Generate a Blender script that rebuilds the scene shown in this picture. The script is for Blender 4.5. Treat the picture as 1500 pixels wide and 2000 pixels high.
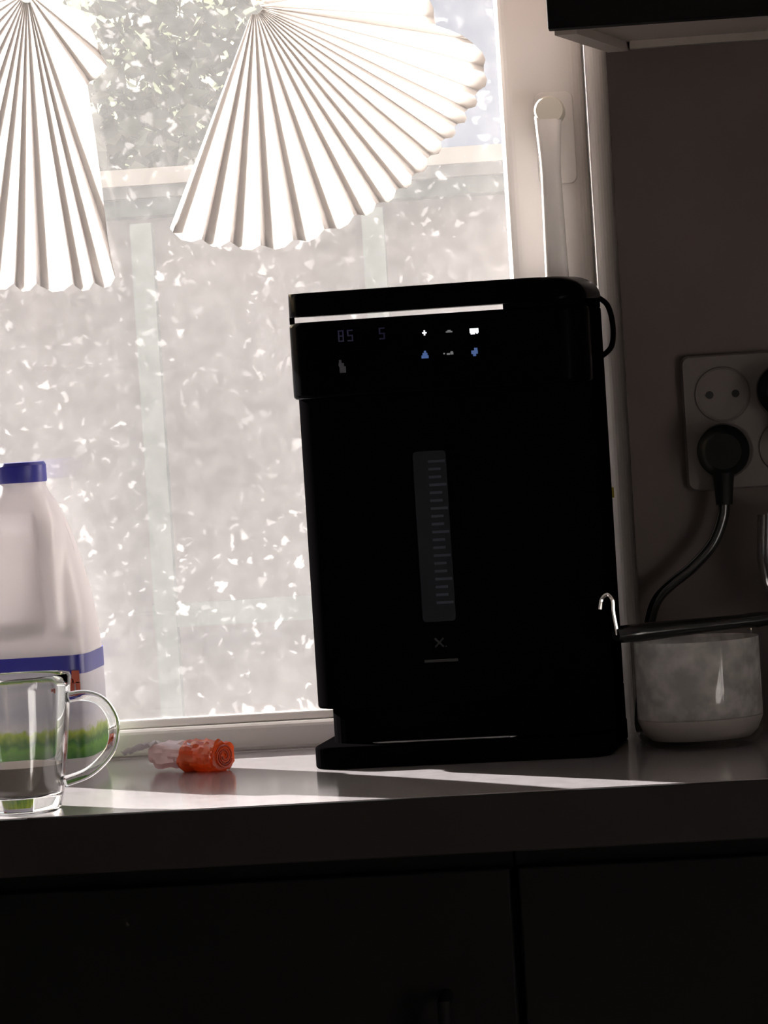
import bpy, bmesh, math, random
from mathutils import Vector, Matrix, Euler, noise

for o in list(bpy.data.objects): bpy.data.objects.remove(o)
scene = bpy.context.scene
COL = scene.collection
R = math.radians

# ------------------------------------------------------------------ camera
F = 7000.0                       # focal length in pixels of the 1500x2000 frame
CAM = Vector((0.20, -2.41, 0.263))
YAW, PITCH, ROLL = R(5.0), math.atan(200 / F), R(3.6)
_f0 = Vector((-math.sin(YAW), math.cos(YAW), 0)); _r0 = Vector((math.cos(YAW), math.sin(YAW), 0)); _z = Vector((0, 0, 1))
FWD = _f0 * math.cos(PITCH) - _z * math.sin(PITCH)
_up = _z * math.cos(PITCH) + _f0 * math.sin(PITCH)
RGT = _r0 * math.cos(ROLL) - _up * math.sin(ROLL)
UP = _up * math.cos(ROLL) + _r0 * math.sin(ROLL)
cam = bpy.data.cameras.new('camera'); camo = bpy.data.objects.new('camera', cam); COL.objects.link(camo)
cam.sensor_fit = 'VERTICAL'; cam.sensor_height = 36.0; cam.lens = F / 2000 * 36.0
cam.clip_start = 0.05; cam.clip_end = 200
_m = Matrix((RGT, UP, -FWD)).transposed().to_4x4(); _m.translation = CAM
camo.matrix_world = _m
scene.camera = camo

# ------------------------------------------------------------------ light
EL = R(18.5)
SUN_DIR = Vector((0.743 * math.cos(EL), -0.669 * math.cos(EL), -math.sin(EL)))
world = bpy.data.worlds.new('sky'); scene.world = world; world.use_nodes = True
wn = world.node_tree.nodes; wn.clear()
bg = wn.new('ShaderNodeBackground'); wo = wn.new('ShaderNodeOutputWorld'); sky = wn.new('ShaderNodeTexSky')
sky.sky_type = 'NISHITA'; sky.sun_disc = False; sky.sun_elevation = EL
sky.sun_rotation = math.atan2(-SUN_DIR.x, -SUN_DIR.y); sky.air_density = 1.2; sky.dust_density = 3.0
bg.inputs['Strength'].default_value = 0.20
world.node_tree.links.new(sky.outputs[0], bg.inputs[0]); world.node_tree.links.new(bg.outputs[0], wo.inputs[0])
sun = bpy.data.lights.new('sun', 'SUN'); sun.energy = 45.0; sun.angle = R(0.6); sun.color = (1.0, 0.945, 0.93)
suno = bpy.data.objects.new('sun', sun); COL.objects.link(suno)
suno.rotation_euler = SUN_DIR.to_track_quat('-Z', 'Y').to_euler(); suno.location = (-4, 4, 4)
scene.view_settings.view_transform = 'Standard'; scene.view_settings.look = 'None'
scene.view_settings.gamma = 1.0; scene.view_settings.use_curve_mapping = False
scene.view_settings.exposure = 0.12

# ------------------------------------------------------------------ helpers
def ray(px, py): return FWD * F + RGT * (px - 750) - UP * (py - 1000)
def PY(px, py, Y):
    d = ray(px, py); return CAM + d * ((Y - CAM.y) / d.y)
def PZ(px, py, z=0.0):
    d = ray(px, py); return CAM + d * ((z - CAM.z) / d.z)

class MB:
    def __init__(s): s.bm = bmesh.new()
    def box(s, a, b, rot=None, piv=None):
        xs, ys, zs = zip(a, b)
        v = [Vector((x, y, z)) for x in xs for y in ys for z in zs]
        if rot is not None:
            p = Vector(piv) if piv is not None else (Vector(a) + Vector(b)) / 2
            v = [rot @ (q - p) + p for q in v]
        v = [s.bm.verts.new(q) for q in v]
        for f in ((0,1,3,2),(4,6,7,5),(0,4,5,1),(2,3,7,6),(0,2,6,4),(1,5,7,3)): s.bm.faces.new([v[i] for i in f])
        return s
    def loft(s, rings, cap=True, closed=True):
        rs = [[s.bm.verts.new(p) for p in r] for r in rings]
        n = len(rs[0])
        for a, b in zip(rs, rs[1:]):
            for i in range(n if closed else n - 1):
                j = (i + 1) % n
                s.bm.faces.new((a[i], a[j], b[j], b[i]))
        if cap:
            s.bm.faces.new(rs[0][::-1]); s.bm.faces.new(rs[-1])
        return s
    def lathe(s, prof, n=48, c=(0, 0), cap=False):
        rings = [[Vector((c[0] + r * math.cos(2*math.pi*i/n), c[1] + r * math.sin(2*math.pi*i/n), z)) for i in range(n)] for r, z in prof]
        return s.loft(rings, cap=cap)
    def tube(s, pts, rad, n=12, flat=None):
        pts = [Vector(p) for p in pts]; rings = []
        up = None
        for i, p in enumerate(pts):
            t = (pts[min(i+1, len(pts)-1)] - pts[max(i-1, 0)]).normalized()
            if up is None:
                up = Vector((0, 1, 0)) if abs(t.y) < .9 else Vector((1, 0, 0))
            u = (up - t * up.dot(t)).normalized(); up = u; w = t.cross(u)
            r = rad[i] if isinstance(rad, (list, tuple)) else rad
            ru, rw = (r, r) if flat is None else (r * flat[0], r * flat[1])
            rings.append([p + u * ru * math.cos(2*math.pi*k/n) + w * rw * math.sin(2*math.pi*k/n) for k in range(n)])
        return s.loft(rings)
    def grid(s, rows):
        rs = [[s.bm.verts.new(p) for p in r] for r in rows]
        for a, b in zip(rs, rs[1:]):
            for i in range(len(a) - 1): s.bm.faces.new((a[i], a[i+1], b[i+1], b[i]))
        return s
    def build(s, name, mat, parent=None, smooth=False, bevel=0, seg=3, loc=None, thick=0, angle=40):
        bmesh.ops.recalc_face_normals(s.bm, faces=s.bm.faces)
        me = bpy.data.meshes.new(name); s.bm.to_mesh(me); s.bm.free()
        if mat is not None: me.materials.append(mat)
        o = bpy.data.objects.new(name, me); COL.objects.link(o)
        if parent is not None: o.parent = parent
        if loc is not None: o.location = loc
        if smooth:
            me.polygons.foreach_set('use_smooth', [True] * len(me.polygons))
            me.set_sharp_from_angle(angle=R(angle))
        if thick:
            m = o.modifiers.new('thick', 'SOLIDIFY'); m.thickness = thick; m.offset = 0
        if bevel:
            m = o.modifiers.new('bevel', 'BEVEL'); m.width = bevel; m.segments = seg; m.limit_method = 'ANGLE'; m.angle_limit = R(40)
        return o

def tag(o, label, cat, group=None, kind=None):
    if label: o['label'] = label
    if cat: o['category'] = cat
    if group: o['group'] = group
    if kind: o['kind'] = kind
    return o
def thing(name, label, cat, loc=(0, 0, 0), rz=0, group=None):
    o = bpy.data.objects.new(name, None); COL.objects.link(o); o.empty_display_size = .02
    o.location = loc; o.rotation_euler = (0, 0, rz)
    return tag(o, label, cat, group)
def struct(o): o['kind'] = 'structure'; return o
def rrect(w, d, r, z, n=6, cx=0, cy=0):
    out = []
    for sx, sy, a0 in ((1, 1, 0), (-1, 1, 90), (-1, -1, 180), (1, -1, 270)):
        for i in range(n + 1):
            a = R(a0 + 90 * i / n)
            out.append(Vector((cx + sx * (w/2 - r) + r * math.cos(a), cy + sy * (d/2 - r) + r * math.sin(a), z)))
    return out
def smooth_path(pts, n=8):
    pts = [Vector(p) for p in pts]; out = []
    for i in range(len(pts) - 1):
        p0, p1, p2, p3 = pts[max(i-1, 0)], pts[i], pts[i+1], pts[min(i+2, len(pts)-1)]
        for k in range(n):
            t = k / n
            out.append(.5 * ((2*p1) + (p2-p0)*t + (2*p0-5*p1+4*p2-p3)*t*t + (3*p1-p0-3*p2+p3)*t**3))
    out.append(pts[-1]); return out

# ------------------------------------------------------------------ materials
def M(name, col, rough=.5, metal=0, trans=0, ior=1.5, emit=None, es=0, spec=.5, bump=0, bscale=200, vary=0, vscale=20, coat=0):
    m = bpy.data.materials.new(name); m.use_nodes = True; nt = m.node_tree; p = nt.nodes['Principled BSDF']
    p.inputs['Base Color'].default_value = (*col, 1); p.inputs['Roughness'].default_value = rough
    p.inputs['Metallic'].default_value = metal; p.inputs['IOR'].default_value = ior
    p.inputs['Transmission Weight'].default_value = trans; p.inputs['Specular IOR Level'].default_value = spec
    p.inputs['Coat Weight'].default_value = coat
    if emit: p.inputs['Emission Color'].default_value = (*emit, 1); p.inputs['Emission Strength'].default_value = es
    tc = nt.nodes.new('ShaderNodeTexCoord')
    if bump:
        n = nt.nodes.new('ShaderNodeTexNoise'); n.inputs['Scale'].default_value = bscale; n.inputs['Detail'].default_value = 4
        b = nt.nodes.new('ShaderNodeBump'); b.inputs['Strength'].default_value = bump; b.inputs['Distance'].default_value = .002
        nt.links.new(tc.outputs['Object'], n.inputs['Vector']); nt.links.new(n.outputs['Fac'], b.inputs['Height']); nt.links.new(b.outputs[0], p.inputs['Normal'])
    if vary:
        n = nt.nodes.new('ShaderNodeTexNoise'); n.inputs['Scale'].default_value = vscale; n.inputs['Detail'].default_value = 5
        r = nt.nodes.new('ShaderNodeValToRGB')
        r.color_ramp.elements[0].position = .3; r.color_ramp.elements[1].position = .7
        r.color_ramp.elements[0].color = (*[c * (1 - vary) for c in col], 1); r.color_ramp.elements[1].color = (*[min(1, c * (1 + vary)) for c in col], 1)
        nt.links.new(tc.outputs['Object'], n.inputs['Vector']); nt.links.new(n.outputs['Fac'], r.inputs[0]); nt.links.new(r.outputs[0], p.inputs['Base Color'])
    return m
def translucent(name, col, tcol, fac, rough=.5, transp=0, gloss=.05, vary=0):
    m = bpy.data.materials.new(name); m.use_nodes = True; nt = m.node_tree; nt.nodes.clear()
    out = nt.nodes.new('ShaderNodeOutputMaterial'); d = nt.nodes.new('ShaderNodeBsdfDiffuse'); t = nt.nodes.new('ShaderNodeBsdfTranslucent')
    g = nt.nodes.new('ShaderNodeBsdfGlossy'); x = nt.nodes.new('ShaderNodeMixShader'); y = nt.nodes.new('ShaderNodeMixShader')
    d.inputs[0].default_value = (*col, 1); t.inputs[0].default_value = (*tcol, 1); g.inputs['Roughness'].default_value = rough
    x.inputs[0].default_value = fac; y.inputs[0].default_value = gloss
    nt.links.new(d.outputs[0], x.inputs[1]); nt.links.new(t.outputs[0], x.inputs[2])
    nt.links.new(x.outputs[0], y.inputs[1]); nt.links.new(g.outputs[0], y.inputs[2])
    last = y
    if transp:
        tr = nt.nodes.new('ShaderNodeBsdfTransparent'); z = nt.nodes.new('ShaderNodeMixShader'); z.inputs[0].default_value = transp
        nt.links.new(last.outputs[0], z.inputs[1]); nt.links.new(tr.outputs[0], z.inputs[2]); last = z
    nt.links.new(last.outputs[0], out.inputs[0])
    return m

def dirty_glass():
    m = bpy.data.materials.new('dirty_glass'); m.use_nodes = True; nt = m.node_tree; N = nt.nodes; L = nt.links; N.clear()
    out = N.new('ShaderNodeOutputMaterial'); tr = N.new('ShaderNodeBsdfTransparent'); tl = N.new('ShaderNodeBsdfTranslucent'); gl = N.new('ShaderNodeBsdfGlossy')
    tr.inputs[0].default_value = (.96, .97, .96, 1); tl.inputs[0].default_value = (.92, .90, .895, 1); gl.inputs['Roughness'].default_value = .02
    tc0 = N.new('ShaderNodeTexCoord'); spx = N.new('ShaderNodeSeparateXYZ'); cpx = N.new('ShaderNodeCombineXYZ')
    L.new(tc0.outputs['Object'], spx.inputs[0]); L.new(spx.outputs['X'], cpx.inputs['X']); L.new(spx.outputs['Z'], cpx.inputs['Y'])
    class tc: outputs = {'Object': cpx.outputs[0]}                 # flat coordinates in the plane of the pane
    def math_(op, a, b=None):
        n = N.new('ShaderNodeMath'); n.operation = op; n.use_clamp = op in ('MULTIPLY_ADD',)
        for i, v in enumerate((a, b)):
            if v is None: continue
            if isinstance(v, (int, float)): n.inputs[i].default_value = v
            else: L.new(v, n.inputs[i])
        return n.outputs[0]
    def rng(v, a, b, c, d):
        n = N.new('ShaderNodeMapRange'); n.clamp = True
        L.new(v, n.inputs[0])
        for i, q in enumerate((a, b, c, d)): n.inputs[i+1].default_value = q
        return n.outputs[0]
    wob = N.new('ShaderNodeTexNoise'); wob.inputs['Scale'].default_value = 90; wob.inputs['Detail'].default_value = 3
    L.new(tc.outputs['Object'], wob.inputs['Vector'])
    ad = N.new('ShaderNodeVectorMath'); ad.operation = 'MULTIPLY_ADD'; ad.inputs[1].default_value = (.022, .022, .022)
    L.new(wob.outputs['Color'], ad.inputs[0]); L.new(tc.outputs['Object'], ad.inputs[2])
    def flakes(scale, size, keep, off):
        mp = N.new('ShaderNodeMapping'); mp.inputs['Location'].default_value = (off, off * .7, 0); L.new(ad.outputs[0], mp.inputs[0])
        v = N.new('ShaderNodeTexVoronoi'); v.voronoi_dimensions = '2D'; v.inputs['Scale'].default_value = scale; L.new(mp.outputs[0], v.inputs['Vector'])
        sep = N.new('ShaderNodeSeparateColor'); L.new(v.outputs['Color'], sep.inputs[0])
        sz = math_('MULTIPLY', rng(sep.outputs[0], 0, 1, .35, 1.0), size)
        inside = rng(math_('SUBTRACT', sz, v.outputs['Distance']), -.015, .06, 0, 1)
        k = rng(sep.outputs[1], keep, keep + .04, 1, 0)
        return math_('MULTIPLY', math_('MULTIPLY', inside, k), rng(sep.outputs[2], 0, 1, .25, 1))
    a = flakes(60, .25, .28, 1.3); b = flakes(115, .28, .35, 4.1); c = flakes(30, .15, .35, 7.7)
    big = N.new('ShaderNodeTexNoise'); big.inputs['Scale'].default_value = 6; big.inputs['Detail'].default_value = 6; L.new(tc.outputs['Object'], big.inputs['Vector'])
    dens = rng(big.outputs['Fac'], .38, .58, .3, 1.0)
    spots = math_('MULTIPLY', math_('MAXIMUM', math_('MAXIMUM', a, c), math_('MULTIPLY', b, .6)), dens)
    fine = N.new('ShaderNodeTexNoise'); fine.inputs['Scale'].default_value = 70; fine.inputs['Detail'].default_value = 6; L.new(ad.outputs[0], fine.inputs['Vector'])
    film = math_('ADD', rng(big.outputs['Fac'], .3, .7, FILM[0], FILM[1]), rng(fine.outputs['Fac'], .35, .75, -.0025, .006))
    fac = math_('ADD', film, math_('MULTIPLY', spots, FILM[2]))
    fac = rng(fac, 0, 1, 0, 1)
    x = N.new('ShaderNodeMixShader'); L.new(fac, x.inputs[0]); L.new(tr.outputs[0], x.inputs[1]); L.new(tl.outputs[0], x.inputs[2])
    y = N.new('ShaderNodeMixShader'); y.inputs[0].default_value = .03; L.new(x.outputs[0], y.inputs[1]); L.new(gl.outputs[0], y.inputs[2])
    L.new(y.outputs[0], out.inputs[0]); return m
FILM = (.023, .029, .048)

m_wall = M('brown_wall_paint', (.070, .054, .050), .55, spec=.25, bump=.15, bscale=60, vary=.12, vscale=7)
m_white = M('white_paint', (.85, .82, .80), .8, vary=.04, vscale=3)
m_floor = M('floor_tile', (.55, .50, .47), .4, vary=.1, vscale=5)
m_upvc = M('white_upvc', (.80, .755, .73), .35, vary=.03, vscale=8)
m_handle = M('cream_plastic', (.74, .69, .60), .4)
m_counter = M('worktop_laminate', (.27, .248, .253), .15, ior=1.7, vary=.12, vscale=90, bump=.02, bscale=40)
m_edge_shade = M('worktop_edge_shade', (.009, .0072, .007), .6, spec=.12)  # shade on the unlit front face, put into the colour
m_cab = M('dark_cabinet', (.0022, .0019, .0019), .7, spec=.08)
m_cabin = M('cabinet_underside', (.24, .20, .18), .5)
m_steel = M('brushed_steel', (.6, .6, .6), .3, metal=1)
m_chrome = M('chrome', (.85, .85, .85), .08, metal=1)
m_black = M('gloss_black_plastic', (.0008, .0008, .0012), .2, spec=.01)
m_blackm = M('matte_black_plastic', (.0016, .0014, .0016), .5, spec=0)
m_rubber = M('black_rubber', (.006, .006, .006), .22, spec=.5)
m_glass = M('clear_glass', (.96, .98, .975), .01, trans=1, ior=1.47)
m_paper = translucent('pleated_paper', (.80, .76, .74), (.66, .64, .625), .64, gloss=.0)
m_knot = translucent('paper_tie', (.70, .62, .54), (.6, .5, .4), .3, gloss=.02)

# ------------------------------------------------------------------ room shell
WY, SY, GY = .335, .39, .406          # wall face, sash face, glass
XW = PY(1183, 100, WY).x              # left edge of the brown wall
X0, X1, Y0, Z0, Z1 = -2.3, 1.3, -3.3, -.90, 1.55
WX0 = -1.35                           # left side of the window opening
WTOP = 1.15
def box_obj(name, a, b, mat, parent=None, bevel=0): return MB().box(a, b).build(name, mat, parent, bevel=bevel)
struct(box_obj('floor', (X0, Y0, Z0 - .1), (X1, .6, Z0), m_floor))
struct(box_obj('ceiling', (X0, Y0, Z1), (X1, .6, Z1 + .1), m_white))
struct(box_obj('wall_left', (X0 - .1, Y0 - .1, Z0), (X0, .6, Z1), m_white))
struct(box_obj('wall_right', (X1, Y0 - .1, Z0), (X1 + .1, .6, Z1), m_white))
struct(box_obj('wall_front', (X0, Y0 - .1, Z0), (X1, Y0, Z1), m_white))
wb = MB()
wb.box((XW, WY, Z0), (X1, .6, Z1)); wb.box((X0, WY, Z0), (WX0, .6, Z1)); wb.box((WX0, WY, WTOP), (XW, .6, Z1)); wb.box((WX0, SY, Z0), (XW, .6, -.02))
struct(wb.build('wall_back', m_wall))

# window ----------------------------------------------------------
win = bpy.data.objects.new('window_1', None); COL.objects.link(win); win['kind'] = 'structure'
win['label'] = 'white plastic framed kitchen window with dirty glass'
GX1 = PY(982, 330, SY).x              # right edge of the glass
SX1 = PY(1150, 330, SY).x             # right edge of the sash
GZ0 = PY(240, 1412, SY).z
b = MB()
b.box((SX1 + .002, SY - .012, -.02), (XW, .52, WTOP)); b.box((WX0, SY - .004, -.02), (WX0 + .03, .52, WTOP)); b.box((WX0 + .03, SY - .004, WTOP - .03), (SX1 + .002, .52, WTOP))
b.build('fixed_frame', m_upvc, win, bevel=.009, seg=6)
b = MB(); b.box((GX1, SY, 0.0), (SX1, .47, WTOP - .03)); b.build('sash_stile', m_upvc, win, bevel=.011, seg=6)
b = MB(); b.box((WX0 + .03, SY, 0.0), (WX0 + .10, .47, WTOP - .03)); b.build('sash_stile', m_upvc, win, bevel=.011, seg=6)
zb = GZ0 - .006
b = MB(); b.box((WX0 + .10, SY, 0.0), (GX1, .47, zb)); b.build('sash_rail', m_upvc, win, bevel=.004)
b = MB(); b.box((WX0 + .10, SY, WTOP - .10), (GX1, .47, WTOP - .03)); b.build('sash_rail', m_upvc, win, bevel=.008)
b = MB(); b.box((WX0 + .10, SY + .008, zb), (GX1, GY, GZ0 + .001)); b.build('glazing_bead', m_upvc, win, bevel=.002)
m_pane = dirty_glass()
b = MB(); b.box((WX0 + .095, GY, zb - .004), (GX1 + .004, GY + .004, WTOP - .095)); b.build('glass_pane', m_pane, win)
# window handle
hp = PY(1078, 330, SY)
h = MB(); 
a, c = PY(1046, 192, SY), PY(1116, 346, SY)
hx, hz = (PY(1075, 220, SY).x, PY(1075, 220, SY).z)
h.loft([rrect(.030, .072, .006, z) for z in (0, .003)])
for v in h.bm.verts: v.co = Vector((hx + .003 + v.co.x, SY - v.co.z, hz - .020 + v.co.y))
hb = h.build('handle_plate', m_upvc, win, bevel=.001)
h = MB(); h.lathe([(0, 0), (.0118, 0), (.0118, .020), (.0105, .023), (0, .023)], 32)
for v in h.bm.verts: v.co = Vector((hx + v.co.x, SY - .003 - v.co.z, hz + v.co.y * .95))
h.build('boss', m_handle, hb, smooth=True)
h = MB(); rings = []
for t in [i / 14 for i in range(15)]:
    z = hz - .004 - .125 * t; w = .0105 - .0035 * min(1, t * 3.2) + .002 * t; dep = .006
    y = SY - .019 - .010 * math.sin(min(1, t * 3) * math.pi / 2)
    ring = rrect(2 * w, 2 * dep, .0045, 0, 4)
    rings.append([Vector((hx - .0015 + q.x, y + q.y, z)) for q in ring])
h.loft(rings).build('lever', m_upvc, hb, smooth=True)
sp = PY(1193, 962, SY - .012)
b = MB(); b.box((sp.x - .0025, SY - .0128, sp.z - .004), (sp.x + .0025, SY - .012, sp.z + .004)); b.build('sticker', M('yellow_sticker', (.75, .62, .05), .5), win)

# worktop and base cabinets ---------------------------------------
w = MB()
w.box((X0, 0, -.040), (X1, WY, 0)); w.box((WX0, WY, -.020), (XW, SY, 0))
wt_ = thing('worktop', 'glossy grey kitchen worktop with front edge darkened as shade running below the window', 'worktop', (0, 0, -.040))
for v in w.bm.verts: v.co.z += .040
w.build('slab', m_counter, wt_)
box_obj('front_edge_shade', (X0, -.003, 0), (X1, -.0002, .0395), m_edge_shade, wt_, bevel=.001)  # added strip over the slab front, its dark colour stands for shade
cx = [-1.50, -.90, -.42, .06, .54, 1.14]
names = ['left of the milk jug', 'beneath the milk jug', 'beneath the black water dispenser', 'beneath the wall sockets', 'nearest the right-hand side wall']
for i in range(5):
    t = thing('base_cabinet', 'plain dark base cabinet under the worktop, ' + names[i], 'cabinet', ((cx[i] + cx[i+1]) / 2, .18, Z0), group='base cabinets under the worktop')
    hw = (cx[i+1] - cx[i]) / 2 - .001
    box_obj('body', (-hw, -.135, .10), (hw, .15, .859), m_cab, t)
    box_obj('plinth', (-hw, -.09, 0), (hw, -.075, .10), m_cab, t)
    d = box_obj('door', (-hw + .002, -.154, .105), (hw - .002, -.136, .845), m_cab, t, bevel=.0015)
    g = MB().tube([(hw - .05, -.154, .62), (hw - .05, -.18, .62), (hw - .05, -.18, .76), (hw - .05, -.154, .76)], .005, 10)
    g.build('handle', m_cab, d, smooth=True)

# wall cabinet above the socket -----------------------------------
CF = WY - .177
pA = PY(1070, 55, CF); pB = PY(1187, 97, WY)
cz = (pA.z + pB.z) / 2
t = thing('wall_cabinet', 'dark wall cabinet with pale underside fixed above the sockets', 'cabinet', (pA.x, WY, cz))
CW = .62; CH = .60; dx = pB.x - pA.x; dp = WY - CF
foot = [Vector((.004, -dp + .018, 0)), Vector((CW, -dp + .018, 0)), Vector((CW, 0, 0)), Vector((dx, 0, 0))]
b = MB(); b.loft([[p + Vector((0, 0, z)) for p in foot] for z in (.004, CH)]); b.build('body', m_cabin, t)
b = MB(); b.box((0, -dp, 0), (CW, -dp + .018, CH)); d = b.build('door', m_cab, t, bevel=.001)
b = MB()
e = (Vector((dx, 0, 0)) - foot[0]).normalized(); nrm = Vector((e.y, -e.x, 0)) * -.014
q0, q1 = foot[0], Vector((dx, -.001, 0))
b.loft([[q0 + Vector((0, 0, z)), q1 + Vector((0, 0, z)), q1 + Vector((.016, 0, z)), q0 + Vector((.016, 0, z))] for z in (-.003, .0039)])
b.build('end_panel_edge', m_cabin, t)
b = MB(); b.box((dx + .017, -.010, -.002), (CW, -.001, .0039)); b.build('rear_batten', m_cabin, t)

# pleated blinds --------------------------------------------------
BY = .379
def fan(name, label, apex, ends, up_ends, amp, cuff):
    A = PY(*apex, BY)
    t = thing(name, label, 'blind', A, group=None)
    def pleats(part, lst, hem=0.0):
        pts = [PY(x, y, BY) - A for x, y in lst]
        rays = []
        for i, p in enumerate(pts):
            rays.append((p, 1))                                     # back fold
            if i + 1 < len(pts):
                q = p.lerp(pts[i+1], .22)
                q = q.normalized() * (p.length * .78 + pts[i+1].length * .22) * (1 + hem)
                rays.append((q, -1))                                # front fold
        NR = 14; rows = []
        for k in range(NR + 1):
            s = k / NR; row = []
            for i, (p, sg) in enumerate(rays):
                if i:                                               # points in between, so that the folds are rounded
                    pp, sp_ = rays[i-1]
                    for f in (.33, .67):
                        c = pp.lerp(p, f) * (1 + (.022 * s ** 6 if sg > 0 else 0)); y = (sp_ + (sg - sp_) * f)
                        row.append(c * (.035 + .965 * s) + Vector((0, amp * (.12 + .88 * s ** .8) * y, 0)))
                row.append(p * (.035 + .965 * s) + Vector((0, amp * (.12 + .88 * s ** .8) * sg * 1.12, 0)))
            rows.append(row)
        m = MB(); m.grid(rows); return m.build(part, m_paper, t, smooth=True, angle=75, thick=.0004)
    pleats('pleats', ends, .012)
    pleats('upper_pleats', up_ends, 0)
    m = MB(); m.tube([Vector((-.002, 0, cuff)), Vector((0, 0, cuff + .008))], .0085, 16); m.build('tie', m_knot, t, smooth=True)
    return t
WT = WTOP - .103
def top_ends(apex, xs):
    return [(x, apex[1] - (WT - PY(*apex, BY).z) * 2490) for x in xs]
ap2 = (497, 12)
fan('pleated_blind', 'white pleated paper blind spread as a wide fan beside the window handle', ap2,
    [(330,445),(392,466),(447,470),(507,478),(571,468),(632,447),(690,420),(733,397),(772,370),(803,343),(833,308),(860,275),(886,246),(906,218),(926,186),(944,140),(925,85),(850,48),(820,-20),(760,-110)],
    top_ends(ap2, [620,600,580,560,540,520,500,480,460,440,420,400,380]), .0062, .006)
ap1 = (52, -15)
fan('pleated_blind', 'white pleated paper blind hanging narrow above the milk jug', ap1,
    [(-420,120),(-370,240),(-310,335),(-250,410),(-190,465),(-130,505),(-75,530),(-25,545),(25,552),(68,553),(140,553),(180,550),(222,541),(168,165),(207,128),(160,20)],
    top_ends(ap1, [180,160,140,120,100,80,60,40,20,0,-20,-40,-60]), .0062, .006)

# ------------------------------------------------------------------ outside
m_render = M('pale_render', (.30, .27, .262), .9, vary=.06, vscale=6)
m_ground = M('paving', (.20, .19, .18), .9, vary=.1, vscale=3)
m_green = M('pale_green_paint', (.275, .315, .285), .6)
m_dgreen = M('dark_green_board', (.06, .10, .08), .6)
m_cream = M('cream_coping', (.5, .46, .40), .8)
m_grey = M('grey_board', (.16, .17, .16), .7)
m_blue = M('blue_grey_cladding', (.22, .27, .38), .8)
g = MB(); g.box((-14, .62, Z0 - .2), (14, 30, Z0 - .05)); struct(g.build('ground', m_ground))
OY = 1.9
zA = lambda y: PY(260, y, OY - .05).z
wt = zA(395)
g = MB(); g.box((-5, OY, Z0 - .05), (4, OY + .12, wt)); struct(g.build('wall_garden', m_render))
t = thing('wall_coping', 'cream coping slab and grey fascia along the top of the garden wall', 'coping', (0, OY, wt))
box_obj('coping_slab', (-5, -.10, zA(368) - wt), (4, .2, zA(336) - wt), m_cream, t)
box_obj('fascia', (-5, -.085, zA(391) - wt), (4, .18, zA(368) - wt), m_grey, t)
box_obj('gutter_board', (-5, -.06, zA(424) - wt), (4, -.001, zA(391) - wt), m_dgreen, t)
t = thing('garden_trellis', 'pale green metal frame of posts and a rail in front of the garden wall', 'trellis', (0, OY - .07, Z0 - .05))
for px in (-150, 300, 752, 1200):
    x = PY(px, 800, OY - .07).x
    box_obj('post', (x - .013, -.012, 0), (x + .013, .009, zA(424) - Z0 + .04), m_green, t)
for px, py in ((450, 1195),):
    z = PY(px, py, OY - .07).z - Z0 + .05
    box_obj('rail', (PY(300, 1190, OY - .07).x, -.008, z - .014), (PY(1200, 1190, OY - .07).x, .009, z + .014), m_green, t)
hy = 7.0
t = thing('neighbour_house', 'blue grey house wall standing beyond the garden wall', 'house', (PY(915, 200, hy).x, hy, Z0 - .05))
box_obj('wall', (-.45, 0, 0), (4.5, 5, 3.2), m_blue, t)
g = MB(); g.loft([[Vector((x, -.2, 3.2)), Vector((x, 5.2, 3.2)), Vector((x, 2.5, 4.4))] for x in (-.6, 4.7)]); g.build('roof', M('grey_roof', (.2, .2, .2), .8), t)
# leafy shrubs behind the wall
random.seed(4)
m_leaf = translucent('leaf', (.08, .095, .065), (.14, .155, .10), .4, gloss=.03)
m_bark = M('bark', (.14, .10, .07), .9, bump=.4, bscale=40)
def shrub(label, px, Y, rx, zc, rz):
    c = PY(px, 150, Y); t = thing('garden_shrub', label, 'shrub', (c.x, Y, Z0 - .05), group='shrubs behind the garden wall')
    m = MB()
    for k in range(5):
        a = k * 1.3; m.tube([(0, 0, 0), (.06 * math.cos(a), .06 * math.sin(a), .7), (.3 * rx * math.cos(a), .3 * rx * math.sin(a), zc + .3 * rz)], [.03, .022, .008], 8)
    m.build('stem', m_bark, t, smooth=True)
    m = MB()
    for k in range(5200):
        while True:
            v = Vector((random.uniform(-1, 1), random.uniform(-1, 1), random.uniform(-1, 1)))
            if v.length < 1: break
        p = Vector((v.x * rx, v.y * rx * .6, zc + v.z * rz)); L = random.uniform(.02, .045); e = Euler((random.uniform(0, 6), random.uniform(0, 6), random.uniform(0, 6))).to_matrix()
        q = [Vector((0, 0, 0)), Vector((.4 * L, .5 * L, .1 * L)), Vector((0, 1.3 * L, 0)), Vector((-.4 * L, .5 * L, .1 * L))]
        m.bm.faces.new([m.bm.verts.new(p + e @ x) for x in q])
    o = m.build('foliage', m_leaf, t); o['kind'] = 'stuff'
shrub('rounded green shrub behind the garden wall, seen between the two blinds', 300, 2.9, .38, 1.52, .36)
shrub('spreading green shrub behind the garden wall, beyond the narrow blind', -300, 4.3, .40, 1.60, .40)

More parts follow.
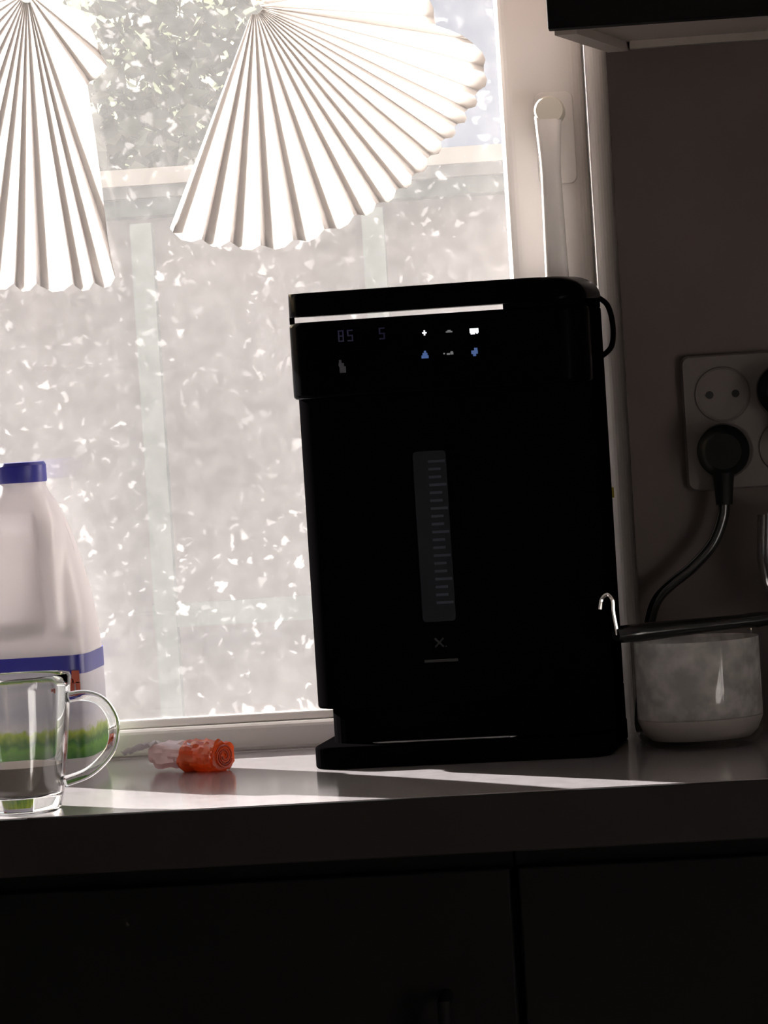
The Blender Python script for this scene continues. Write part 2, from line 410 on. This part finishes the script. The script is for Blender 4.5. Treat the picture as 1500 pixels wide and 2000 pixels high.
# ------------------------------------------------------------------ hot water dispenser
DW, DD, DH = .222, .150, .352
pL = PZ(612, 1508)                   # front left foot corner on the worktop
DYAW = -R(4.5)
_c = Matrix.Rotation(DYAW, 3, 'Z')
base_c = Vector((pL.x, .215, 0)) - _c @ Vector((-DW/2 + .002, -DD/2, 0))
base_c.z = 0
dev = thing('water_dispenser', 'tall black instant hot water dispenser with lit touch buttons', 'dispenser', base_c, DYAW)
fy = -DD / 2
cd_ = DD - .014
cyf = fy + .014                       # front of the column, behind the head
b = MB(); b.loft([rrect(DW, DD, .020, z, 8) for z in (0, .0165)]); b.build('base', m_blackm, dev, bevel=.002)
b = MB(); b.loft([rrect(.11, .05, .008, z, 6, -.012, fy + .032) for z in (.0165, .0185)]); b.build('drip_tray', M('tray_steel', (.25, .25, .26), .25, metal=1), dev, bevel=.0008)
for k in range(9):
    x = -.06 + k * .012
    b = MB(); b.box((x - .0028, fy + .015, .0185), (x + .0028, fy + .049, .0189)); b.build('tray_slot', m_blackm, dev)
b = MB(); b.loft([rrect(DW - .010, cd_ - .006, .028, z, 8, .005, cyf + .004 + cd_ / 2) for z in (.0165, .043)]); b.build('neck', m_blackm, dev)
HZ = DH - .078
cd = DD / 2 - cyf
b = MB(); b.loft([rrect(DW, cd, .030, z, 10, 0, cyf + cd / 2) for z in (.043, DH - .0215)]); b.build('body', m_blackm, dev, bevel=.002, smooth=True)
b = MB(); b.loft([rrect(DW, .060, .024, z, 10, 0, fy + .030) for z in (HZ, DH - .0215)]); head = b.build('head', m_black, dev, bevel=.003, smooth=True)
# lid on a spacer, open along the front left: daylight shows through the slot
lean = math.tan(R(1.3))
def lidring(w, d, r, z, cy=0): return [Vector((p.x, p.y, z + (p.y - fy) * lean)) for p in rrect(w, d, r, z, 10, 0, cy)]
rings = [lidring(DW, DD, .028, DH - .0175)]
for k in range(9):
    a = k / 8 * math.pi / 2; i = .022 * (1 - math.cos(a)); j = .002 * (1 - math.cos(a))
    rings.append([Vector((p.x - i / 2, p.y, p.z)) for p in lidring(DW - i, DD - 2 * j, .026, DH - .0165 + .0165 * math.sin(a))])
b = MB(); b.loft(rings)
b.build('lid', m_black, dev, smooth=True)
b = MB(); b.loft([[Vector((max(p.x, .052), p.y, z + (p.y - fy) * lean * f)) for p in rrect(DW - .001, DD - .001, .0275, 0, 10)] for z, f in ((DH - .0215, 0), (DH - .0176, 1))]); b.build('lid_spacer', m_blackm, dev)
b = MB(); b.box((-DW/2 + .0003, fy + .022, DH - .022), (-DW/2 + .0035, fy + .026, DH - .0165)); b.build('lid_post', m_blackm, dev)
# spout
b = MB(); b.lathe([(0, 0), (.0055, 0), (.0065, .002), (.0065, .014), (.009, .016), (.009, .022), (0, .022)], 28, c=(-.012, fy + .026))
b.build('spout', m_chrome, dev, smooth=True, loc=(0, 0, HZ - .0155))
# panel lights, drawn as small raised glyphs on the head's front
def glyph(name, mat, cx, cz, rects, par=head, y=None):
    m = MB(); y = fy if y is None else y
    for (x0, z0, x1, z1) in rects: m.box((cx + x0, y - .0004, cz + z0), (cx + x1, y + .0002, cz + z1))
    return m.build(name, mat, par)
e_w = M('white_led', (.02, .02, .02), .4, emit=(.9, .95, 1), es=1.6)
e_g = M('grey_led', (.02, .02, .02), .4, emit=(.55, .55, .55), es=.24)
e_b = M('blue_led', (.02, .02, .02), .4, emit=(.16, .3, .75), es=.30)
e_d = M('dim_indigo_led', (.02, .02, .02), .4, emit=(.10, .09, .45), es=.035)
e_p = M('dim_grey_print', (.02, .02, .02), .4, emit=(.35, .32, .38), es=.04)
U = 1 / 2640.
def lpos(px, py):                     # pixel on the head front -> local x, z
    Yf = base_c.y + fy
    for _ in range(3):
        p = PY(px, py, Yf); q = _c.transposed() @ (p - base_c); Yf = (base_c + _c @ Vector((q.x, fy, 0))).y
    return q.x, q.z
def at(px, py): return lpos(px, py)
x, z = at(829, 650); glyph('button_light', e_w, x, z, [(-.0016, -.0005, .0016, .0005), (-.0005, -.0019, .0005, .0019)])
x, z = at(877, 647); glyph('button_light', e_g, x, z, [(-.0024, -.0009, .0024, .0001), (-.0012, .0001, .0012, .0010)])
x, z = at(926, 647); glyph('button_light', e_w, x, z, [(-.0032, -.0012, .0032, .0022), (-.0026, -.0022, .0006, -.0012), (.0016, -.0018, .0026, -.0012)])
x, z = at(830, 693); glyph('button_light', e_b, x, z, [(-.0026, -.0026, .0026, -.0004), (-.0017, -.0004, .0019, .0014), (-.0006, .0014, .0010, .0030)])
x, z = at(877, 690); glyph('button_light', e_g, x, z, [(-.0042, -.0005, -.0030, .0005), (-.0016, -.0012, .0006, .0002), (.0010, -.0010, .0032, .0008), (.0014, .0008, .0028, .0014)])
x, z = at(927, 688); glyph('button_light', e_b, x, z, [(-.0024, -.0012, .0024, .0014), (-.0012, -.0028, .0010, -.0012), (-.0002, .0014, .0022, .0032)])
def seg7(ch, w=.0042, hgt=.0085, th=.0009):
    S = {'8': 'abcdefg', '5': 'acdfg'}[ch]; h2 = hgt / 2
    D = {'a': (0, hgt - th, w, hgt), 'd': (0, 0, w, th), 'g': (0, h2 - th/2, w, h2 + th/2), 'b': (w - th, h2, w, hgt), 'c': (w - th, 0, w, h2), 'f': (0, h2, th, hgt), 'e': (0, 0, th, h2)}
    return [D[s] for s in S]
x, z = at(661, 668); glyph('display_digit', e_d, x, z, seg7('8'))
x, z = at(679, 667); glyph('display_digit', e_d, x, z, seg7('5'))
x, z = at(741, 663); glyph('display_digit', e_d, x, z, seg7('5'))
x, z = at(669, 716); glyph('panel_icon', e_p, x, z, [(-.0022, -.0045, .0024, .0002), (-.0028, .0002, .0012, .0026), (-.0024, .0026, -.0006, .0050)])
# water level window with scale
def bpos(px, py):
    Yf = base_c.y + cyf
    for _ in range(3):
        p = PY(px, py, Yf); q = _c.transposed() @ (p - base_c); Yf = (base_c + _c @ Vector((q.x, cyf, 0))).y
    return q.x, q.z
x0, z1 = bpos(838, 880); x1, z0 = bpos(858, 1214)
xc = (x0 + x1) / 2
m_lvl = M('smoked_window', (.010, .011, .014), .12, spec=.12)
ring = rrect(.025, z1 - z0, .003, 0, 4)
b = MB(); b.loft([[Vector((xc + p.x, cyf - y, (z0 + z1) / 2 + p.y)) for p in ring] for y in (-.001, .0012)]); lw = b.build('level_window', m_lvl, dev, bevel=.0006)
m_tick = M('scale_print', (.016, .022, .038), .4)
nt_ = 19
for k in range(nt_):
    z = z0 + .014 + (z1 - z0 - .022) * k / (nt_ - 1)
    lng = .0125 if k % 3 == 0 else .009
    b = MB(); b.box((xc - .001, cyf - .0016, z - .0009), (xc - .001 + lng, cyf - .0011, z + .0009)); b.build('scale_mark', m_tick, lw)
x, z = bpos(858, 1255); m_logo = M('logo_print', (.007, .0065, .006), .5)
b = MB()
for a in (45, -45): b.box((x - .0045, cyf - .0006, z - .0006), (x + .0045, cyf + .0002, z + .0006), Matrix.Rotation(R(a), 3, 'Y'))
b.box((x + .0045, cyf - .0006, z - .0035), (x + .0055, cyf + .0002, z - .0025))
b.build('logo', m_logo, dev)
x, z = bpos(862, 1290)
b = MB(); b.box((x - .0125, cyf - .0006, z - .001), (x + .0125, cyf + .0002, z + .001)); b.build('logo_line', m_logo, dev)
# water tank behind with a carrying loop on its right side
b = MB()
lp = [(DW/2 - .006, .055, DH - .012), (DW/2 + .004, .055, DH - .020), (DW/2 + .0075, .055, DH - .036), (DW/2 + .0055, .055, DH - .052), (DW/2 - .004, .055, DH - .060)]
b.tube(smooth_path(lp, 6), .0026, 10, flat=(2.4, .8)); b.build('tank_handle', m_black, dev, smooth=True)

# ------------------------------------------------------------------ milk jug
JY = .322
jr = PY(187, 1290, JY); sJ = 7000 / (JY + 2.41)
jc = PY(38, 1490, JY); JX = PY(42, 940, JY).x
JW = 2 * (jr.x - JX)
JH = PY(45, 945, JY).z
m_jug = translucent('milk_plastic', (.56, .525, .53), (.58, .55, .55), .40, rough=.35, gloss=.06)
jug = thing('milk_jug', 'large translucent plastic milk jug with blue cap and label behind the glass mug', 'jug', (JX, JY, 0))
prof = [(.0, .92), (.004, .98), (.012, 1.0)]
zz = lambda y: max(0, PY(120, y, JY).z)
out = [(1270, 187), (1235, 183), (1200, 177), (1160, 169), (1120, 159), (1080, 148), (1040, 135), (1005, 120), (975, 105), (958, 94)]
D2 = .056
def sq_ring(hw, hd, ex, z, n=120):
    o_ = []
    for k in range(n):
        a = 2 * math.pi * k / n; c_, s_ = math.cos(a), math.sin(a)
        o_.append(Vector((hw * math.copysign(abs(c_) ** (2 / ex), c_), hd * math.copysign(abs(s_) ** (2 / ex), s_), z)))
    return o_
prof_j = [(0, JW/2 * .93, 6), (.004, JW/2 * .985, 6), (.010, JW/2, 6), (zz(1400), JW/2, 6), (zz(1300), JW/2, 6)]
oz = [(zz(y), PY(xe, y, JY).x - JX) for y, xe in out]
for i in range(len(oz) - 1):
    for k in range(4):
        f = k / 4; prof_j.append((oz[i][0] + (oz[i+1][0] - oz[i][0]) * f, oz[i][1] + (oz[i+1][1] - oz[i][1]) * f, 6 - 3.6 * (i + f) / (len(oz) - 1)))
prof_j += [(oz[-1][0], oz[-1][1], 2.4), (JH - .002, .0185, 2), (JH + .004, .0185, 2)]
sst = lambda a, b, x: (lambda t: t * t * (3 - 2 * t))(max(0, min(1, (x - a) / (b - a))))
gx_ = lambda px, y=1120: PY(px, y, JY - .05).x - JX
def groove(x, z, yf):
    # two pressed-in panels leave the grip standing between them
    zt_, zb_ = zz(985), zz(1238)
    lift = sst(zb_, zb_ + .012, z) * (1 - sst(zt_ - .022, zt_, z))
    xl = gx_(62, 1120) + .004 * (1 - (z - zb_) / (zt_ - zb_)); xr = gx_(98, 1120) + .002 * (1 - (z - zb_) / (zt_ - zb_))
    left = 1 - sst(xl - .004, xl + .002, x); right = sst(xr - .002, xr + .006, x)
    return lift * (.016 * left + .010 * right)
rings = []
for z, hw, ex in prof_j:
    rg_ = sq_ring(hw, min(D2, hw), ex, z)
    for p in rg_:
        if p.y < 0: p.y = min(p.y + groove(p.x, z, hw), -.002)
    rings.append(rg_)
b = MB(); b.loft(rings); b.build('body', m_jug, jug, smooth=True, angle=80)
m_cap = M('blue_cap_plastic', (.012, .012, .22), .4)
ch = PY(45, 903, JY).z
b = MB(); rg = []
for i, (r, z) in enumerate([(.0190, JH + .001), (.0195, JH + .002), (.0195, ch - .0025), (.0180, ch)]):
    rg.append([Vector((r * (1 + (.012 if k % 2 else 0)) * math.cos(2*math.pi*k/72), r * (1 + (.012 if k % 2 else 0)) * math.sin(2*math.pi*k/72), z)) for k in range(72)])
b.loft(rg).build('cap', m_cap, jug, smooth=True, angle=30)
m_lab = bpy.data.materials.new('jug_label_print'); m_lab.use_nodes = True
nt = m_lab.node_tree; pb = nt.nodes['Principled BSDF']; tcn = nt.nodes.new('ShaderNodeTexCoord'); sx = nt.nodes.new('ShaderNodeSeparateXYZ'); nt.links.new(tcn.outputs['Object'], sx.inputs[0])
nz = nt.nodes.new('ShaderNodeTexNoise'); nz.inputs['Scale'].default_value = 130; nt.links.new(tcn.outputs['Object'], nz.inputs['Vector'])
mm = nt.nodes.new('ShaderNodeMath'); mm.operation = 'MULTIPLY_ADD'; mm.inputs[1].default_value = .012; nt.links.new(nz.outputs['Fac'], mm.inputs[0]); nt.links.new(sx.outputs['Z'], mm.inputs[2])
mr = nt.nodes.new('ShaderNodeMapRange'); nt.links.new(mm.outputs[0], mr.inputs[0]); lz0, lz1 = zz(1470), zz(1312)
mr.inputs[1].default_value = lz0 + .006; mr.inputs[2].default_value = lz1 + .006
cr = nt.nodes.new('ShaderNodeValToRGB'); cr.color_ramp.interpolation = 'LINEAR'
els = [(0, (.03, .14, .02)), (.12, (.10, .27, .02)), (.2, (.025, .12, .015)), (.32, (.28, .36, .03)), (.37, (.45, .43, .46)), (.55, (.33, .32, .38)), (.8, (.40, .38, .42)), (1, (.45, .42, .46))]
while len(cr.color_ramp.elements) < len(els): cr.color_ramp.elements.new(.5)
for e_, (p_, c_) in zip(cr.color_ramp.elements, els): e_.position = p_; e_.color = (*c_, 1)
nt.links.new(mr.outputs[0], cr.inputs[0]); nt.links.new(cr.outputs[0], pb.inputs['Base Color']); pb.inputs['Roughness'].default_value = .4
m_band = M('blue_band_print', (.011, .011, .19), .35)
m_red = M('red_print', (.30, .05, .02), .5)
def shell(z0, z1, name, mat, off, par):
    b = MB(); b.loft([sq_ring(JW/2 + off/2, D2 + off/2, 6, z) for z in (z0, z1)], cap=False); return b.build(name, mat, par, smooth=True)
lab = shell(lz0, zz(1308), 'label', m_lab, .0010, jug)
shell(zz(1309), zz(1272), 'blue_band', m_band, .0014, lab)
for px, py, w_, h_ in ((148, 1322, .006, .010), (141, 1338, .0035, .010), (153, 1342, .0035, .009)):
    p = PY(px, py, JY - D2) - Vector((JX, JY, 0))
    b = MB(); b.box((p.x - w_/2, -D2 - .0012, p.z - h_/2), (p.x + w_/2, -D2 - .0005, p.z + h_/2)); b.build('printed_figure', m_red, lab, bevel=.0012)

# ------------------------------------------------------------------ glass mug with tea
MY = .052
mt = PY(137, 1318, MY); mbm = PY(117, 1585, MY)
r1, r0 = .0405, .0290
MX = mt.x - r1; MH = PY(60, 1318, MY).z
mug = thing('glass_mug', 'clear glass mug half full of milky tea at the worktop edge', 'mug', (MX, MY, 0))
ro = lambda z: r0 + (r1 - r0) * min(1, max(0, (z - .004) / (MH - .004))) ** .75
tw = .0030
prof = [(0, .0015), (.018, .0015), (r0 - .003, 0), (r0 - .0008, .0012)] + [(ro(z), z) for z in [.004 + (MH - .006) * k / 12 for k in range(13)]] + [(ro(MH) - .001, MH), (ro(MH) - tw + .0004, MH - .0006)]
prof += [(ro(z) - tw, z) for z in [MH - .003 - (MH - .015) * k / 12 for k in range(13)]] + [(ro(.012) - .006, .0105), (0, .0100)]
b = MB(); b.lathe(prof, 64); b.build('body', m_glass, mug, smooth=True, angle=50)
hpts = [(133, 1362), (165, 1358), (196, 1368), (217, 1395), (224, 1425), (218, 1458), (198, 1487), (168, 1511), (128, 1526)]
b = MB(); b.tube(smooth_path([PY(x, y, MY) - mug.location for x, y in hpts], 6), .0040, 16, flat=(1.7, .95)); b.build('handle', m_glass, mug, smooth=True)
m_tea = translucent('milky_tea', (.20, .165, .15), (.16, .12, .10), .25, rough=.1, gloss=.06)
tz = PY(40, 1493, MY).z
b = MB(); b.lathe([(0, .0108), (ro(.012) - .0066, .0112)] + [(ro(z) - tw - .0004, z) for z in [.0135 + (tz - .0135) * k / 6 for k in range(7)]] + [(0, tz)], 48); b.build('tea', m_tea, mug, smooth=True, angle=50)

# ------------------------------------------------------------------ rolled snack wrapper
pw = PZ(395, 1508)
wr = thing('snack_wrapper', 'crumpled orange and silver snack wrapper rolled up on the worktop', 'wrapper', (pw.x - .006, pw.y + .012, 0), -R(27))
m_or = translucent('orange_foil', (.90, .19, .04), (.95, .26, .05), .6, rough=.25, gloss=.10)
m_sil = translucent('silver_pink_foil', (.9, .74, .74), (.9, .68, .68), .5, rough=.2, gloss=.15)
m_tail = translucent('white_foil_tail', (.85, .8, .8), (.85, .8, .8), .5, gloss=.1)
def crumple(pts, r, n, name, mat, flat, seed, amp):
    pts = smooth_path(pts, 5); rings = []
    for i, p in enumerate(pts):
        rad = r[0] + (r[1] - r[0]) * i / (len(pts) - 1); ring = []
        for k in range(n):
            a = 2 * math.pi * k / n
            d = 1 + amp * noise.noise(Vector((i * .55 + seed, 2 * math.cos(a), 2 * math.sin(a)))) + amp * .5 * noise.noise(Vector((i * 1.6, 5 * math.cos(a) + seed, 5 * math.sin(a))))
            ring.append(p + Vector((0, math.cos(a) * rad * flat[0] * d, math.sin(a) * rad * flat[1] * d)))
        rings.append(ring)
    zmin = min(q.z for rg_ in rings for q in rg_)
    m = MB(); m.loft(rings)
    return m, zmin
m1, zm = crumple([(-.036, 0, .0125), (-.014, 0, .0122), (.004, 0, .0118)], (.0098, .0112), 24, 'x', None, (1.15, .95), 1.7, .3)
m1.build('silver_body', m_sil, wr, smooth=True, angle=30)
m2, zm = crumple([(-.006, 0, .0112), (.008, 0, .0116), (.020, 0, .0116), (.0255, 0, .0112)], (.0122, .0110), 28, 'x', None, (1.3, 1.0), 5.1, .26)
for v in m2.bm.verts: v.co.z = max(v.co.z, 0)
m2.build('orange_end', m_or, wr, smooth=True, angle=30)
m_fold = M('deep_orange_fold', (.50, .06, .01), .4)
for k in range(2):                     # rolled layers showing on the end
    b = MB(); sp_ = []
    for i in range(30):
        a = i * .42 + k * math.pi; rr_ = .0020 + .0072 * i / 29
        sp_.append(Vector((.0262, rr_ * 1.25 * math.cos(a), .0112 + rr_ * .95 * math.sin(a))))
    b.tube(sp_, .0007, 6); b.build('rolled_fold', m_fold if k else m_or, wr, smooth=True)
rows = []
for i in range(9):
    t_ = i / 8; row = []
    for k in range(7):
        v = k / 6 - .5
        row.append(Vector((-.032 - .026 * t_, -.009 + v * .022 * (1 - .35 * t_), .0215 - .0065 * t_ ** 1.5 + .0022 * math.sin(k * 2.1 + i * .9))))
    rows.append(row)
b = MB(); b.grid(rows); b.build('tail', m_tail, wr, smooth=True, thick=.0005)

# ------------------------------------------------------------------ wall sockets, plug and cable
m_plate = M('socket_plastic', (.085, .072, .068), .3, spec=.35)
m_hole = M('pin_hole_black', (.004, .004, .004), .8)
pa, pb_ = PY(1327, 697, WY), PY(1342, 960, WY)
c1 = PY(1411, 770, WY); c2 = PY(1411, 880, WY)
SPX = pa.x; zt, zbm = pa.z, pb_.z
dxs = .046
plate = thing('socket_plate', 'double wall socket plate of round two-pin sockets on the brown wall', 'socket', (SPX, WY, (zt + zbm) / 2))
PWID = .148; PHT = zt - zbm
ring = rrect(PWID, PHT, .006, 0, 5)
b = MB(); b.loft([[Vector((PWID/2 + p.x * s_, -y, p.y * s_)) for p in ring] for y, s_ in ((0, 1), (.006, 1), (.0085, .975))]); pl = b.build('plate', m_plate, plate, smooth=True, angle=25)
cz1 = c1.z - plate.location.z; cz2 = c2.z - plate.location.z; cx1 = c1.x - SPX
for ix in range(3):
    for iz, zc in enumerate((cz1, cz2)):
        xx = cx1 + ix * dxs
        b = MB(); b.lathe([(.0192, 0), (.0212, 0), (.0212, .0008), (.0205, .0016), (.0192, .0008)], 40)
        for v in b.bm.verts: v.co = Vector((xx + v.co.x, -.0085 - v.co.z, zc + v.co.y))
        s = b.build('socket_ring', m_plate, plate, smooth=True)
        for sgn in (-1, 1):
            b = MB(); b.lathe([(0, 0), (.0030, 0), (.0030, .0004), (0, .0004)], 16)
            for v in b.bm.verts: v.co = Vector((xx + sgn * .0098 + v.co.x, -.0085 - v.co.z, zc + v.co.y))
            b.build('pin_hole', m_hole, s)
m_plug = M('matte_black_plug', (.003, .003, .003), .6, spec=.1)
def plug(label, cxp, czp, cable):
    t = thing('power_plug', label, 'plug', (cxp, WY - .0105, czp), group='plugs in the wall sockets')
    b = MB(); b.lathe([(0, 0), (.0160, 0), (.0195, .002), (.0200, .010), (.0190, .018), (.0165, .021), (.0160, .030), (.0135, .033), (0, .0335)], 40)
    for v in b.bm.verts: v.co = Vector((v.co.x, -v.co.z, v.co.y))
    b.build('plug_body', m_plug, t, smooth=True)
    c0 = Vector(cable[0]) - t.location
    b = MB(); b.tube([(c0.x * .4, -.016, -.012), (c0.x * .7, -.016, -.024), (c0.x, c0.y, c0.z - .004)], [.0090, .0076, .0064], 14); b.build('strain_relief', m_plug, t, smooth=True)
    pts = smooth_path([Vector(p) - t.location for p in cable], 8)
    b = MB(); b.tube(pts, .0044, 14); b.build('cable', m_rubber, t, smooth=True)
    return t
pz = WY - .0265
cab = [PY(1414, 975, pz), PY(1412, 1010, pz), PY(1392, 1062, pz), PY(1352, 1108, pz), PY(1312, 1140, pz), PY(1284, 1170, pz), PY(1270, 1210, pz + .004), PY(1258, 1290, pz + .010)]
e0 = cab[-1]
cab += [Vector((e0.x - .004, WY - .012, .03)), Vector((e0.x - .006, WY - .010, .012)), Vector((e0.x - .004, WY - .018, .0046)), Vector((e0.x - .002, WY - .040, .0046))]
plug('black round plug whose thick cable curves down to the worktop', c2.x + .0005, c2.z, cab)
x2 = c1.x + dxs
plug('black round plug in the upper socket with its cable trailing away along the wall', x2, c1.z, [Vector((x2 + .0035, pz, c1.z - .038)), Vector((x2 + .05, pz, c1.z - .07)), Vector((x2 + .11, pz, .06)), Vector((x2 + .13, pz, .0046)), Vector((x2 + .2, pz - .02, .0046))])

# ------------------------------------------------------------------ glass jar with milk dregs
GR = .0485
GYc = .248
jxc = PY(1368, 1400, GYc).x
jtop = PY(1240, 1243, GYc).z
jar = thing('glass_jar', 'round glass jar with milky dregs in front of the brown wall', 'jar', (jxc, GYc, 0))
w_ = .0018
prof = [(0, .001), (.030, .001), (.036, 0), (.042, .0025), (.0462, .009), (GR, .020), (GR, jtop - .002), (GR - w_ * .5, jtop), (GR - w_, jtop - .002), (GR - w_, .020), (.0430, .011), (.038, .006), (0, .0052)]
m_thin = bpy.data.materials.new('thin_glass'); m_thin.use_nodes = True
nt = m_thin.node_tree; nt.nodes.clear(); N = nt.nodes; L = nt.links
o_ = N.new('ShaderNodeOutputMaterial'); tr = N.new('ShaderNodeBsdfTransparent'); gl = N.new('ShaderNodeBsdfGlossy'); mx = N.new('ShaderNodeMixShader'); lw_ = N.new('ShaderNodeLayerWeight')
tr.inputs[0].default_value = (.95, .96, .955, 1); gl.inputs['Roughness'].default_value = .03; lw_.inputs['Blend'].default_value = .5; pw_ = N.new('ShaderNodeMath'); pw_.operation = 'POWER'; pw_.inputs[1].default_value = 5; ml_ = N.new('ShaderNodeMath'); ml_.operation = 'MULTIPLY_ADD'; ml_.inputs[1].default_value = .5; ml_.inputs[2].default_value = .03
L.new(lw_.outputs['Facing'], pw_.inputs[0]); L.new(pw_.outputs[0], ml_.inputs[0]); L.new(ml_.outputs[0], mx.inputs[0]); L.new(tr.outputs[0], mx.inputs[1]); L.new(gl.outputs[0], mx.inputs[2]); L.new(mx.outputs[0], o_.inputs[0])
b = MB(); b.lathe(prof, 64); b.build('body', m_thin, jar, smooth=True, angle=50)
m_milk = translucent('milk_dregs', (.55, .48, .46), (.5, .43, .41), .4, gloss=.04)
mz = PY(1365, 1398, GYc).z
b = MB(); b.lathe([(0, .0058), (.0372, .0064), (.0424, .0114), (GR - w_ - .0004, .0205), (GR - w_ - .0004, mz), (GR - w_ - .006, mz - .0012), (0, mz - .001)], 48); b.build('milk', m_milk, jar, smooth=True, angle=50)
m_filmj = bpy.data.materials.new('milk_film'); m_filmj.use_nodes = True
nt = m_filmj.node_tree; nt.nodes.clear(); N = nt.nodes; L = nt.links
o_ = N.new('ShaderNodeOutputMaterial'); tr = N.new('ShaderNodeBsdfTransparent'); df = N.new('ShaderNodeBsdfDiffuse'); tl = N.new('ShaderNodeBsdfTranslucent'); mx = N.new('ShaderNodeMixShader'); mx2 = N.new('ShaderNodeMixShader')
df.inputs[0].default_value = (.88, .82, .82, 1); tl.inputs[0].default_value = (.88, .82, .82, 1); mx2.inputs[0].default_value = .5
tcn = N.new('ShaderNodeTexCoord'); nz = N.new('ShaderNodeTexNoise'); nz.inputs['Scale'].default_value = 60; nz.inputs['Detail'].default_value = 5
mr = N.new('ShaderNodeMapRange'); mr.inputs[1].default_value = .4; mr.inputs[2].default_value = .72; mr.inputs[3].default_value = .42; mr.inputs[4].default_value = .85
L.new(tcn.outputs['Object'], nz.inputs[0]); L.new(nz.outputs['Fac'], mr.inputs[0]); L.new(df.outputs[0], mx2.inputs[1]); L.new(tl.outputs[0], mx2.inputs[2])
L.new(mr.outputs[0], mx.inputs[0]); L.new(tr.outputs[0], mx.inputs[1]); L.new(mx2.outputs[0], mx.inputs[2]); L.new(mx.outputs[0], o_.inputs[0])
b = MB(); b.lathe([(GR - w_ - .0004, mz + .0005), (GR - w_ - .0004, mz + .020), (GR - w_ - .0004, jtop - .004)], 48); b.build('milk_film', m_filmj, jar, smooth=True)

# utensil lying across the jar
uy = .190
ul = PY(1203, 1240, uy); ur = PY(1500, 1208, .245)
dirv = (ur - ul).normalized()
ut = thing('kitchen_utensil', 'black handled kitchen utensil with a steel hanging loop lying across the glass jar', 'utensil', ul)
pts = [Vector((0, 0, 0)) + dirv * s_ for s_ in (0, .004, .02, .06, .10, .115, .13, .16)]
hh = [.0045, .0066, .0072, .0062, .0054, .0062, .0050, .0040]
b = MB(); b.tube(pts, hh, 16, flat=(1.5, .95)); b.build('handle', m_rubber, ut, smooth=True)
b = MB(); b.tube([pts[-1], pts[-1] + dirv * .08], .003, 10); b.build('shaft', m_steel, ut, smooth=True)
lpx = [(1203, 1222), (1198, 1195), (1196, 1172), (1186, 1161), (1175, 1170), (1172, 1190)]
b = MB(); b.tube(smooth_path([PY(x, y, uy) - ul for x, y in [(1206, 1240)] + lpx], 5), .0016, 8); b.build('hanging_loop', m_chrome, ut, smooth=True)
dz = jtop - (ul.z + (jxc - GR - ul.x) * dirv.z / dirv.x - .0068)

# stemmed glass standing behind the jar
gy = WY - .045
gx = PY(1478, 1090, gy).x + .034
ga = PY(1485, 1005, gy).z; gb = PY(1485, 1090, gy).z; gc = PY(1497, 1180, gy).z
gob = thing('glass_goblet', 'clear stemmed glass goblet standing behind the black utensil', 'glass', (gx, gy, 0))
t_ = .0018
prof = [(0, .0), (.026, .0), (.0265, .0015), (.012, .005), (.0045, .010), (.004, gc - .03), (.008, gc - .015), (.0275, gc), (.0325, (gb + gc) / 2), (.034, gb), (.0315, ga), (.0315 - t_, ga), (.034 - t_, gb), (.0325 - t_, (gb + gc) / 2), (.0275 - t_, gc + .001), (.007, gc - .012), (0, gc - .011)]
b = MB(); b.lathe(prof, 48); b.build('body', m_glass, gob, smooth=True, angle=60)
print('DZ', dz, 'jtop', jtop, 'JW', JW, 'JH', JH, 'MH', MH, 'XW', XW, 'cz', cz, 'dev', base_c)
